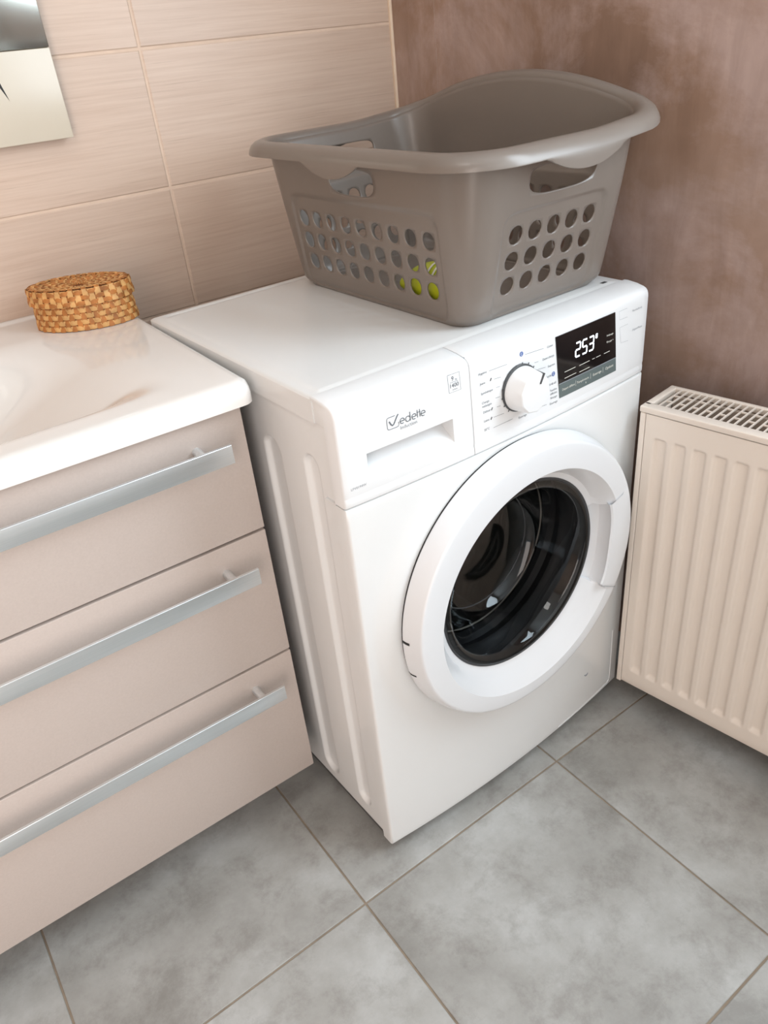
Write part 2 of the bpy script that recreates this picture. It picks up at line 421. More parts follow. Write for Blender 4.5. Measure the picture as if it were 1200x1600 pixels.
# lid
def lid():
    b = MB(); y0, y1, x0, x1 = .0465, D+.002, 0.0, W
    def z(x, y):
        dx = min(x-x0, x1-x); dy = min(y-y0, y1-y)
        v = .8490
        v += .0016*sstep(.012, .022, min(dx, y1-y, y-y0+.010))*1.0
        if y1-y < .028 and y1-y > .014 and dx > .02: v -= .0012
        return v
    xs_ = [x0, x0+.002, x0+.006, x0+.012, x0+.016, x0+.019, x0+.022, x0+.04]+frange(.06, W-.06, 12)+[x1-.04, x1-.022, x1-.019, x1-.016, x1-.012, x1-.006, x1-.002, x1]
    ys_ = [y0, y0+.003, y0+.006, y0+.010, y0+.013, y0+.03]+frange(.1, .46, 10)+[y1-.035, y1-.029, y1-.0275, y1-.0145, y1-.013, y1-.008, y1-.003, y1-.001, y1]
    rows = []
    for y in ys_:
        r = []
        for x in xs_:
            zz = z(x, y); dx = min(x-x0, x1-x); dy = y1-y
            if dx < .003 or dy < .002: zz -= .003*(1-min(dx/.003, dy/.002 if dy < .002 else 1))
            r.append((x, y, zz))
        rows.append(r)
    b.grid(rows)
    ring = [rows[0][k] for k in range(len(xs_))]
    b.grid([[r[0] for r in rows], [(r[0][0], r[0][1], .8145) for r in rows]])
    b.grid([[r[-1] for r in rows], [(r[-1][0], r[-1][1], .8145) for r in rows]])
    b.grid([rows[-1], [(p[0], p[1], .8145) for p in rows[-1]]]); b.grid([rows[0], [(p[0], p[1], .8145) for p in rows[0]]])
    for xa, xb in ((.0015, .008), (W-.008, W-.0015)): b.box((xa, .0244, .8145), (xb, .047, .8478), .0008)
    return b.build('top_lid', 'white', wm, ang=35)
lid()
b = MB()
for x0_, x1_ in ((.555, .566),): b.box((x0_, .058, .8502), (x1_, .064, .8509))
b.build('lid_stop', 'darkgrey', wm, smooth=False)
# feet
for x_, y_ in ((.030, .040), (W-.05, .055), (.05, D-.05), (W-.05, D-.05)):
    b = MB(); b.tube([(x_, y_, 0), (x_, y_, .006), (x_, y_, .010)], [.019, .019, .015], 18); b.tube([(x_, y_, .008), (x_, y_, .032)], .007, 10); b.build('foot', 'foot', wm)

# --- door
door = bpy.data.objects.new('door', None); C.objects.link(door); door.parent = wm; door.empty_display_size = .05; door.location = (DX, -.0165, DZ)
def ringpt(a, r, y, ox=0, oz=0): return (ox+r*math.cos(a), y, oz+r*math.sin(a))
def door_ring():
    b = MB(); A0, A1 = math.radians(-29), math.radians(21)
    angs = [2*PI*i/180-PI for i in range(180)]+[A0-.004, A0+.004, A1-.004, A1+.004]; angs = sorted(angs)
    cols = []
    for a in angs:
        hd = A0 < a < A1
        p = [ringpt(a, .215, .004), ringpt(a, .2412, .0004), ringpt(a, .2425, -.0015), ringpt(a, .2420, -.008), ringpt(a, .2375, -.022), ringpt(a, .2345, -.0295), ringpt(a, .2335, -.0318), ringpt(a, .2318, -.0330), ringpt(a, .2290, -.0333)]
        if hd:
            k = .5+.5*math.cos((a-(A0+A1)/2)/(A1-A0)*2*PI)
            ri = .186-.006*k
            p += [ringpt(a, .215, -.0350), ringpt(a, .2, -.0345), ringpt(a, ri+.003, -.0338), ringpt(a, ri, -.0315), ringpt(a, ri+.004, -.022), ringpt(a, ri+.003, -.004), ringpt(a, ri-.008, .002), ringpt(a, .172, .0025), ringpt(a, .168, -.0015), ringpt(a, .163, .000)]
        else:
            ox, oz = .006, -.010; R = .1985
            p += [ringpt(a, .222, -.0335), ringpt(a, R+.002, -.0332, ox, oz), ringpt(a, R, -.0330, ox, oz), ringpt(a, R-.0010, -.0320, ox, oz), ringpt(a, lerp(R, .17, .3), -.024, ox*.7, oz*.7), ringpt(a, lerp(R, .17, .6), -.0145, ox*.4, oz*.4), ringpt(a, .1755, -.005), ringpt(a, .170, -.0025), ringpt(a, .167, -.0015), ringpt(a, .163, .000)]
        cols.append(p)
    cols.append(cols[0]); b.grid(cols)
    return b.build('door_frame', 'door', door, ang=32)
dfr = door_ring()
b = MB()    # fine parting line of the handle across the frame
for aa in (-29.5,):
    a = math.radians(aa); b.tube([ringpt(a, r, y) for r, y in ((.186, -.0345), (.2, -.0348), (.215, -.0353), (.229, -.0355), (.2345, -.0305), (.238, -.022))], .0004, 5)
b.build('handle_seam', 'print_soft', dfr)
b = MB(); b.grid([[ringpt(2*PI*i/120, r, y) for i in range(120)] for r, y in ((.2400, .012), (.2400, .0000), (.225, .0000))], True); b.build('door_gap_shade', 'black', door)  # black ring standing in for the shade in the gap behind the door
for a, w_ in ((178, .0042), (-166, .0030)):
    b = MB(); a = math.radians(a); h = w_/.242/2
    for aa, bb in ((a-h, a+h),):
        b.grid([[ringpt(t, r, y) for t in (aa, a, bb)] for r, y in ((.2422, .001), (.2431, -.0035), (.2426, -.008), (.2408, -.0140))])
    b.build('hinge_slot', 'black', door, solid=.0006)
# glass bowl, gasket ring, drum
b = MB()
gp = [(.1655, .000), (.163, -.003), (.159, -.0045), (.150, -.003), (.146, .004), (.140, .020), (.132, .045), (.122, .075), (.112, .092), (.095, .100), (.05, .104), (.0005, .105)]
b.grid([[ringpt(2*PI*i/96, r, y) for i in range(96)] for r, y in gp], True); b.build('door_glass', 'glass', door, ang=60)
b = MB(); b.grid([[ringpt(2*PI*i/96, r, y) for i in range(96)] for r, y in ((.1665, .0005), (.1655, -.0022), (.163, -.0034), (.1605, -.0020), (.1595, .002))], True); b.build('glass_rim', 'gasket', door)
b = MB(); b.grid([[(DX+r*math.cos(2*PI*i/96), y, DZ+r*math.sin(2*PI*i/96)) for i in range(96)] for r, y in ((.215, .012), (.212, .02), (.190, .035), (.176, .045), (.172, .055), (.176, .065), (.178, .070), (.172, .080), (.162, .084))], True); b.build('bellows', 'gasket', wm)
b = MB()
b.grid([[(DX+r*math.cos(2*PI*i/96), y, DZ+r*math.sin(2*PI*i/96)) for i in range(96)] for r, y in ((.160, .086), (.160, .092), (.178, .100), (.235, .104), (.238, .12), (.238, .40), (.23, .41), (.06, .425), (.001, .425))], True)
b.build('drum', 'drum', wm, ang=50)
b = MB(); b.tube([(DX+.1575*math.cos(2*PI*i/96), .0855, DZ+.1575*math.sin(2*PI*i/96)) for i in range(97)], .0014, 6, False); b.build('drum_lip', 'lip_glint', wm)
b = MB(); b.tube([ringpt(2*PI*i/96, .1085, .0945) for i in range(97)], .0016, 6, False); b.build('bowl_glint_ring', 'gasket', door)  # ring added to draw the highlight along the bowl's bottom edge
for k in range(3):
    a = 2*PI*k/3+.7; b = MB()
    for yy in (0,):
        rows = []
        for t in frange(0, 1, 8):
            y = lerp(.14, .39, t); w_ = .03*math.sin(PI*lerp(.12, .88, t))
            rows.append([(DX+math.cos(a+s)*(.237-h), y, DZ+math.sin(a+s)*(.237-h)) for s, h in ((-.16, 0), (-.07, w_), (0, w_*1.4), (.07, w_), (.16, 0))])
        b.grid(rows)
    b.build('drum_lifter', 'drum', wm)

# --- knob, display, buttons, print
KX, KZ = .3010, .7785
def kp(r, a, y): return (KX+r*math.cos(a), bul(KX, KZ)+y, KZ+r*math.sin(a))
b = MB(); b.grid([[kp(r, 2*PI*i/64, y) for i in range(64)] for r, y in ((.034, .003), (.034, -.0022), (.0325, -.003), (.0300, -.003))], True); b.build('knob_ring', 'darkgrey', wm)
b = MB()
for i in range(16):
    a = math.radians(20+i*21)
    b.add([kp(.034, a-.03, -.0015), kp(.0365, a-.03, -.0015), kp(.0365, a+.03, -.0015), kp(.034, a+.03, -.0015)], [(0,1,2,3)])
b.build('knob_ticks', 'darkgrey', wm, smooth=False)
knob = MB()
def kr(i, n, r, k): # ten soft facets on the front half
    a = 2*PI*i/n; f = math.cos(PI/10)/math.cos(((a+.2) % (2*PI/10))-PI/10)
    return r*lerp(1, f, k)
n = 80
knob.grid([[kp(kr(i, n, r, k), 2*PI*i/n, y) for i in range(n)] for r, k, y in ((.0318, 0, -.001), (.0316, 0, -.006), (.0308, .0, -.012), (.0300, .4, -.020), (.0294, .9, -.028), (.0285, 1, -.0305), (.0270, 1, -.0315), (.015, 1, -.0320), (.0001, 1, -.0320))], True)
knob = knob.build('programme_knob', 'whitep', wm, ang=22)
b = MB(); a = math.radians(60)
def kq(u, v, y): return (KX+u*math.cos(a)-v*math.sin(a), bul(KX, KZ)+y, KZ+u*math.sin(a)+v*math.cos(a))
b.add([kq(.014, -.0014, -.0325), kq(.0292, -.0018, -.0322), kq(.0292, .0018, -.0322), kq(.014, .0014, -.0325), kq(.0302, -.0018, -.012), kq(.0302, .0018, -.012)], [(0,1,2,3), (1,4,5,2)])
b.build('pointer', 'darkgrey', knob, smooth=False, solid=.0008, soff=0)

DQ = [(.3755, .8295), (.5085, .8296), (.5172, .7352), (.3828, .7354)]    # display corners tl tr br bl
def dq(u, v): # u right, v up in 0..1
    t = [lerp(DQ[0][k], DQ[1][k], u) for k in (0, 1)]; q = [lerp(DQ[3][k], DQ[2][k], u) for k in (0, 1)]
    return [lerp(q[k], t[k], v) for k in (0, 1)]
def onpan(x, z, lift): return (x, bul(x, z)-lift, z)
def dpatch(name, u0, u1, v0, v1, lift, mat, par, edge=True):
    b = MB(); us = frange(u0, u1, 8); vs = frange(v0, v1, 4)
    b.grid([[onpan(*dq(u, v), lift) for v in vs] for u in us])
    if edge:
        loop = [(u, v0) for u in us]+[(u1, v) for v in vs[1:]]+[(u, v1) for u in us[::-1][1:]]+[(u0, v) for v in vs[::-1][1:-1]]
        b.grid([[onpan(*dq(u, v), lift) for u, v in loop], [onpan(*dq(u, v), -.001) for u, v in loop]], True)
    return b.build(name, mat, par, smooth=False)
disp = dpatch('display', 0, 1, .235, 1, .0012, 'screen', wm)
dpatch('touch_strip', 0, 1, 0, .232, .0010, 'strip', disp)
dpatch('strip_line', 0, 1, .228, .240, .0013, 'print_soft', disp, False)
# flat print: ribbons and text, laid on the panel surface
def ribbon(b, pts, wd, lift):
    P = [Vector((p[0], p[1])) for p in pts]; L = []; R = []
    for i, p in enumerate(P):
        t = (P[min(i+1, len(P)-1)]-P[max(i-1, 0)])
        t = t.normalized() if t.length > 0 else Vector((1, 0)); nn = Vector((-t.y, t.x))*wd/2
        L.append(onpan(p.x+nn.x, p.y+nn.y, lift)); R.append(onpan(p.x-nn.x, p.y-nn.y, lift))
    b.grid([L, R])
def arc(cx, cz, rx, rz, a0, a1, n=14):
    return [(cx+rx*math.cos(math.radians(lerp(a0, a1, i/n))), cz+rz*math.sin(math.radians(lerp(a0, a1, i/n)))) for i in range(n+1)]
def text_mesh(body, size):
    cu = bpy.data.curves.new('t', 'FONT'); cu.body = body; cu.size = size; cu.align_x = 'LEFT'; cu.resolution_u = 2
    o = bpy.data.objects.new('t', cu); C.objects.link(o)
    me = o.to_mesh(); vs = [v.co.copy() for v in me.vertices]; fs = [tuple(p.vertices) for p in me.polygons]
    o.to_mesh_clear(); bpy.data.objects.remove(o); bpy.data.curves.remove(cu)
    return vs, fs
def text(b, body, x, z, size, align='C', lift=.0004, fit=None):
    vs, fs = text_mesh(body, size)
    if not vs: return
    x0, x1 = min(v.x for v in vs), max(v.x for v in vs); k = 1
    if fit: k = fit/(x1-x0)
    off = {'L': x-x0*k, 'C': x-(x0+x1)/2*k, 'R': x-x1*k}[align]
    b.add([onpan(off+v.x*k, z+v.y*(k if fit else 1), lift) for v in vs], fs)
# brand: a check-like V in a rounded frame followed by monoline letters
b = MB()
fx, fz, s_ = .0740, .7945, .0160
box_ = [(fx+s_*.98, fz+s_*.92)]+arc(fx+.0028+.0, fz+s_-.0028, .0028, .0028, 90, 180, 6)+arc(fx+.0028, fz+.0028, .0028, .0028, 180, 270, 6)+arc(fx+s_-.0012, fz+.0028, .0028, .0028, 270, 360, 6)+[(fx+s_+.0016, fz+.0062)]
box_[0] = (fx+s_*.80, fz+s_); ribbon(b, box_, .00075, .0004)
b.build('brand_frame', 'print', wm, smooth=False)
b = MB()
ribbon(b, [(fx+.0035, fz+.0110), (fx+.0045, fz+.0085), (fx+.0062, fz+.0056), (fx+.0080, fz+.0042), (fx+.0098, fz+.0050), (fx+.0122, fz+.0085), (fx+.0150, fz+.0128), (fx+.0180, fz+.0165)], .0016, .0005)
def letter_e(x, z, h):
    ribbon(b, [(x-h*.42, z)]+arc(x, z, h*.5, h*.5, 0, 300, 18), .00105, .0005); ribbon(b, [(x-h*.42, z), (x+h*.5, z)], .0009, .0005)
hx = .0070; zb = .8000
letter_e(.0972, zb, hx)
ribbon(b, arc(.1060, zb-.0003, hx*.5, hx*.5, 0, 360, 20), .00105, .0005); ribbon(b, [(.1098, zb-.0042), (.1098, zb+.0080)], .00105, .0005)
letter_e(.1158, zb-.0005, hx)
for tx in (.1213, .1251):
    ribbon(b, [(tx, zb+.0066), (tx, zb-.0038)], .00105, .0005)
ribbon(b, [(.1200, zb+.0030), (.1264, zb+.0030)], .0008, .0005)
letter_e(.1304, zb-.0008, hx)
b.build('brand_lettering', 'print', wm, smooth=False)
b = MB(); text(b, 'Induction', .0935, .7890, .0075, 'L', fit=.0262); b.build('induction_lettering', 'print_soft', wm, smooth=False)
b = MB(); text(b, 'LFV0194W', .0112, .7325, .005, 'L', fit=.0228); b.build('model_lettering', 'print_soft', wm, smooth=False)
b = MB()
ribbon(b, [(.1740, .8356), (.1942, .8352), (.1950, .8108), (.1752, .8112), (.1740, .8356)], .0005, .0004)
text(b, '9', .1822, .8262, .0090, 'C'); text(b, 'kg', .1880, .8262, .0036, 'C'); ribbon(b, [(.1775, .8245), (.1920, .8243)], .0004, .0004)
text(b, '1400', .1848, .8172, .0078, 'C', fit=.0145); text(b, 'tr/min', .1850, .8132, .0034, 'C')
b.build('capacity_label', 'print', wm, smooth=False)
T = .0047
for s, x, z, al in (('Hygiène', .2265, .8190, 'L'), ('Jeans', .2278, .8050, 'L'), ('Synthétique', .2290, .7910, 'L'), ('Charge', .2295, .7775, 'L'), ('mélangée', .2300, .7722, 'L'),
                ('Délicat', .2310, .7635, 'L'), ('Laine', .2315, .7505, 'L'), ('20°C', .2310, .7375, 'L'), ('Essorage', .3050, .7330, 'C'),
                ('Coton', .3640, .8185, 'C'), ('Demi-charge', .3725, .8030, 'R'), ('Express', .3735, .7898, 'R'), ('Textile', .3660, .7748, 'R'), ('20-40-60', .3760, .7612, 'R'),
                ('Textiles', .3770, .7515, 'R'), ('difficiles', .3775, .7462, 'R'), ('Rinçage', .3775, .7400, 'R'), ('Essorage', .3780, .7316, 'R')):
    b = MB(); text(b, s, x, z, T, al); b.build('programme_label', 'print', wm, smooth=False)
for p, q in (((.2459, .8200), (.2791, .8192)), ((.2543, .8060), (.2665, .8050)), ((.2570, .7930), (.2640, .7926)), ((.2547, .7786), (.2631, .7780)), ((.2562, .7650), (.2634, .7645)), ((.2492, .7522), (.2690, .7512)), ((.2480, .7370), (.2853, .7372)),
             ((.3138, .8225), (.3508, .8205)), ((.3321, .8052), (.3399, .8047)), ((.3382, .7935), (.3539, .7919)), ((.3501, .7516), (.3541, .7513)), ((.3361, .7362), (.3551, .7350))):
    b = MB(); ribbon(b, [p, q], .00045, .0004); b.build('programme_line', 'print', wm, smooth=False)
for (x, z) in ((.2480, .8072), (.2450, .7518), (.2470, .7652)): 
    b = MB(); ribbon(b, [(x-.001, z-.0016), (x+.0012, z+.0020)], .0017, .0004); b.build('programme_icon', 'darkgrey', wm, smooth=False)
for (x, z) in ((.3071, .8253), (.3704, .7769)):
    b = MB(); r_ = arc(x, z, .0034, .0034, 0, 360, 24)[:-1]; b.add([onpan(px, pz, .0004) for px, pz in r_], [tuple(range(24))]); o = b.build('programme_dot', 'blueprint', wm, smooth=False)
    b = MB(); ribbon(b, arc(x, z, .0016, .0016, 30, 330, 12), .0006, .0006); b.build('dot_icon', 'whitep', o, smooth=False)
b = MB(); ribbon(b, [(.5390, .8276), (.5190, .8276), (.5212, .8141), (.5404, .8137)], .0004, .0004); b.build('button_outline', 'print_soft', wm, smooth=False)
b = MB(); ribbon(b, [(.5431, .8020), (.5225, .8020), (.5272, .7765), (.5459, .7750)], .0004, .0004)
b.build('button_outline', 'print_soft', wm, smooth=False)
b = MB(); text(b, 'Marche/Arrêt', .5650, .8180, T, 'C', fit=.025); b.build('button_lettering', 'print_soft', wm, smooth=False); b = MB(); text(b, 'Départ/Pause', .5685, .7870, T, 'C', fit=.025); b.build('button_lettering', 'print_soft', wm, smooth=False)
# display content
SEG = {'2': 'abged', '5': 'afgcd', '3': 'abgcd', '8': 'abcdefg'}
def seg7(b, ch, x, z, w_, h, th, lift, sl=.10):
    pt = {'a': ((0,1),(1,1)), 'b': ((1,1),(1,.5)), 'c': ((1,.5),(1,0)), 'd': ((0,0),(1,0)), 'e': ((0,0),(0,.5)), 'f': ((0,.5),(0,1)), 'g': ((0,.5),(1,.5))}
    for s in SEG[ch]:
        q = [(x+u*w_+v*h*sl*.6, z+v*h) for u, v in pt[s]]; d0 = Vector(q[1])-Vector(q[0]); d0 = d0.normalized()*th*.25
        ribbon(b, [(q[0][0]+d0.x, q[0][1]+d0.y), (q[1][0]-d0.x, q[1][1]-d0.y)], th, lift)
b = MB()
for k, ch in enumerate('253'): seg7(b, ch, .4172+k*.0152, .7878, .0100, .0205, .0024, .0016)
seg7(b, '8', .4632, .8030, .0034, .0062, .0011, .0016)
b.build('clock_digits', 'digits', disp, smooth=False)
b = MB()
for p, q in (((.3932, .7726), (.4174, .7729)), ((.4261, .7723), (.4498, .7727)), ((.3931, .7630), (.4189, .7635)), ((.4262, .7622), (.4500, .7626)), ((.4560, .7728), (.4620, .7729)), ((.4650, .7728), (.4760, .7730)), ((.4840, .7728), (.4980, .7730))):
    ribbon(b, [p, q], .0008, .0016)
text(b, 'Prélavage', .4973, .7975, .0042, 'C', .0016); text(b, 'Rinçage +', .4980, .7875, .0042, 'C', .0016)
for s, x in (('Départ différé', .4020), ('Température', .4350), ('Essorage', .4690), ('Options', .4990)): text(b, s, x, .7452, .0046, 'C', .0014, fit=.0275 if len(s) > 9 else .020)
for x in (.4185, .4530, .4830): ribbon(b, [(x, .7515), (x, .7430)], .0005, .0014)
ribbon(b, [(.4420, .7420), (.4420, .7395)], .0012, .0014)
b.build('display_lettering', 'packwhite', disp, smooth=False)
# filter flap outline and finger notch at lower right
b = MB(); pts = [(.5690, .1730), (.5700, .120), (.5705, .060)]+arc(.5605, .048, .010, .012, 0, -90, 8)+[(.5200, .0345), (.46, .0335), (.4021, .0330)]
b.tube([(x, fy(x, z)-.0003, z) for x, z in pts], .0009, 6)
b.build('filter_flap_edge', 'whitep', wm)
b = MB(); b.tube([(x, fy(x, z)-.0003, z) for x, z in arc(.4850, .1190, .006, .006, 200, 330, 8)], [.0004, .0010, .0014, .0016, .0016, .0014, .0012, .0008, .0004], 6); b.build('finger_notch', 'print_soft', wm)

# ------------------------------------------------------------------ vanity cabinet and washbasin
VX, VY = -.1371, -.5634; VL = -1.05
van = thing('vanity_cabinet', 'greige vanity cabinet with three wide drawers under the washbasin', 'cabinet', ((VX+VL)/2, -.29, 0))
def vb(name, a, c, mat, par=van, ch=0, **k):
    b = MB(); ox, oy = (VX+VL)/2, -.29
    b.box((a[0]-ox, a[1]-oy, a[2]), (c[0]-ox, c[1]-oy, c[2]), ch); return b.build(name, mat, par, **k)
vb('side_panel', (VX-.020, -.5425, .100), (VX-.002, -.03, .8138), 'greige_dark', smooth=False)
vb('side_panel', (VL+.002, -.5425, .100), (VL+.020, -.03, .8138), 'greige_dark', smooth=False)
vb('bottom_panel', (VL+.020, -.5425, .100), (VX-.020, -.03, .118), 'greige_dark', smooth=False)
vb('back_panel', (VL+.020, -.04, .118), (VX-.020, -.03, .72), 'greige_dark', smooth=False)
for x_ in (VL+.06, VX-.10):
    for y_ in (-.42, -.08): vb('leg', (x_-.02, y_-.02, 0), (x_+.02, y_+.02, .100), 'black', smooth=False)
for zt, zb_, hz in ((.8095, .6150, .7630), (.6105, .3785, .5625), (.3740, .0973, .3285)):
    dr = vb('drawer', (VL, VY, zb_), (VX, VY+.020, zt), 'greige', ch=.0012)
    hl = VL+.035; hr = -.1735
    h = vb('handle', (hl, -.5995, hz-.0135), (hr, -.5945, hz+.0135), 'steel', dr, ch=.0008)
    for px in (-.2100, VL+.075):
        b = MB(); b.tube([(px-(VX+VL)/2, -.5955+.29, hz+.003), (px-(VX+VL)/2, VY+.001+.29, hz+.003)], .0065, 14); b.build('post', 'steel', h)

def basin():
    b = MB(); x0, x1, y0, y1, zt = VL-.012, -.1190, -.5810, -.0005, .8455
    bx0, bx1, by0, by1 = VL+.10, -.190, -.528, -.130
    def hgt(x, y):
        z = zt
        sr = sstep(0, .34, bx1-x)*sstep(0, .25, x-bx0)
        z -= .105*sr*sstep(0, .065, y-by0)*sstep(0, .19, by1-y)
        # raised back edge
        z += .004*sstep(-.014, -.006, y)
        return z
    def edge(d, R=.016): # roll-off
        return 0 if d >= R else R-math.sqrt(max(0, R*R-(R-d)**2))
    xs_ = [x0, x0+.003, x0+.008, x0+.016]+frange(x0+.03, -.40, 30)+frange(-.39, x1-.02, 44)+[x1-.014, x1-.009, x1-.005, x1-.0025, x1-.001, x1]
    ys_ = [y0, y0+.001, y0+.0025, y0+.005, y0+.009, y0+.014, y0+.020]+frange(y0+.026, -.03, 80)+[-.02, -.015, -.012, -.010, -.008, -.004, y1]
    rows = []
    for y in ys_:
        r = []
        for x in xs_:
            z = hgt(x, y)-edge(y-y0, .018)-edge(x1-x, .012)-edge(x-x0, .012)
            # rounded plan corner at the front right
            cx_, cy_ = x1-.018, y0+.018; px, py = x, y
            if x > cx_ and y < cy_:
                u, v = (x-cx_)/.018, (cy_-y)/.018; mxx = max(u, v); hh = math.hypot(u, v)
                if hh > 0: px, py = cx_+u/hh*mxx*.018, cy_-v/hh*mxx*.018
                z = zt-edge(.018-mxx*.018, .018)
            r.append((px, py, z))
        rows.append(r)
    b.grid(rows)
    # skirt and underside
    for line in ([r[-1] for r in rows], [r[0] for r in rows], rows[0], rows[-1]):
        b.grid([line, [(p[0], p[1], .8210) for p in line], [(p[0], p[1], .8142) for p in line]])
    o = b.build('washbasin', 'ceramic', ang=50)
    return o
bs = basin()
tag(bs, 'white ceramic washbasin top with a shallow bowl set on the vanity', 'washbasin')

# ------------------------------------------------------------------ laundry basket (local to the machine's axes)
BC = (.418, .277)
th = .0339
bk = thing('laundry_basket', 'taupe plastic laundry basket with round holes, standing on the washing machine', 'laundry basket',
           (-.0994+math.cos(th)*BC[0]-math.sin(th)*BC[1], -.7455+math.sin(th)*BC[0]+math.cos(th)*BC[1], .8509), th)
A0_, B0_, R0_ = .150, .213, .030
A1_, B1_, R1_ = .172, .263, .062
HW = .224   # wall height
def hump(ny, px):   # rim rises along the far long side
    k = sstep(.02, .16, px); t = max(-1, min(1, ny)); return .060*k*(1-t*t)
# columns: (sector type, side index, param)
SIDE = []   # ordered list of columns around: side0 near long (-x), corner, side front (-y), corner, far long (+x), corner, back (+y), corner
PL = .0385/.189; PS = .0375/.117
def tlist(half, nblk, pt):
    inner = [(-nblk/2+i/4)*pt for i in range(nblk*4+1)]
    e = inner[-1]; x_ = [.12, .24, .36, .48, .6, .75]; return [-1]+[-lerp(e, 1, k) for k in x_[::-1]]+inner+[lerp(e, 1, k) for k in x_]+[1]
TL, TS = tlist(.17, 9, PL), tlist(.1, 5, PS)
def ext(v):
    k = v**.92
    return lerp(A0_, A1_, k), lerp(B0_, B1_, k), lerp(R0_, R1_, k)
def bpos(side, t, h, out=0):
    """point on the wall: side 0 near long, 1 front short, 2 far long, 3 back short; corners are side + .5 with t as 0..1"""
    v = h/HW; a, b_, r = ext(max(0, v)); 
    f = sstep(0, .035, h); rr = r
    shrink = .010*(1-sstep(-.004, .016, h))
    a -= shrink; b_ -= shrink
    ha, hb = a-rr, b_-rr
    if side == 0: p = (-a, -t*hb); nrm = (-1, 0)
    elif side == 1: p = (t*ha, -b_); nrm = (0, -1)
    elif side == 2: p = (a, t*hb); nrm = (1, 0)
    elif side == 3: p = (-t*ha, b_); nrm = (0, 1)
    else:
        q = int(side); a0 = {0: PI, 1: 1.5*PI, 2: 0, 3: .5*PI}[q]; ang = a0+t*PI/2
        cx_, cy_ = {0: (-ha, -hb), 1: (ha, -hb), 2: (ha, hb), 3: (-ha, hb)}[q]
        nrm = (math.cos(ang), math.sin(ang)); p = (cx_+rr*nrm[0], cy_+rr*nrm[1])
    z = h+hump(p[1]/(B1_+.02), p[0])*sstep(.150, HW, h)
    rec = 0
    if side in (0, 1, 2, 3):   # recessed hole panels
        hm, L = (hb, .1835) if side in (0, 2) else (ha, .1035)
        d1 = abs(t*hm); rad = .022; zc, hz = (.0800, .0760) if side in (0, 2) else (.0770, .0740)
        qx, qz = max(0, d1-(L-rad)), max(0, abs(h-zc)-(hz-rad)); dd = rad-math.hypot(qx, qz) if (qx or qz) else .02
        rec = .0034*sstep(0, .0040, dd)
    o_ = out-rec
    return (p[0]+nrm[0]*o_, p[1]+nrm[1]*o_, z), nrm
cols = []
for s, tl in ((0, TL), (1, TS), (2, TL), (3, TS)):
    cols += [(s, t) for t in (tl[:-1])]
    cols += [(s+.5, t) for t in frange(0, 1, 9)[:-1]]
rowsH = [0.0, .0015, .003, .0045, .006, .008, .011, .016, .023]+[.0305+.00875*i for i in range(13)]+[.1400, .1430, .1455, .1480, .1505, .1530, .1560, .161, .1675, .174, .1805, .187, .1935, .200, .206, .212, .218, HW]
ib = rowsH.index(.0305)
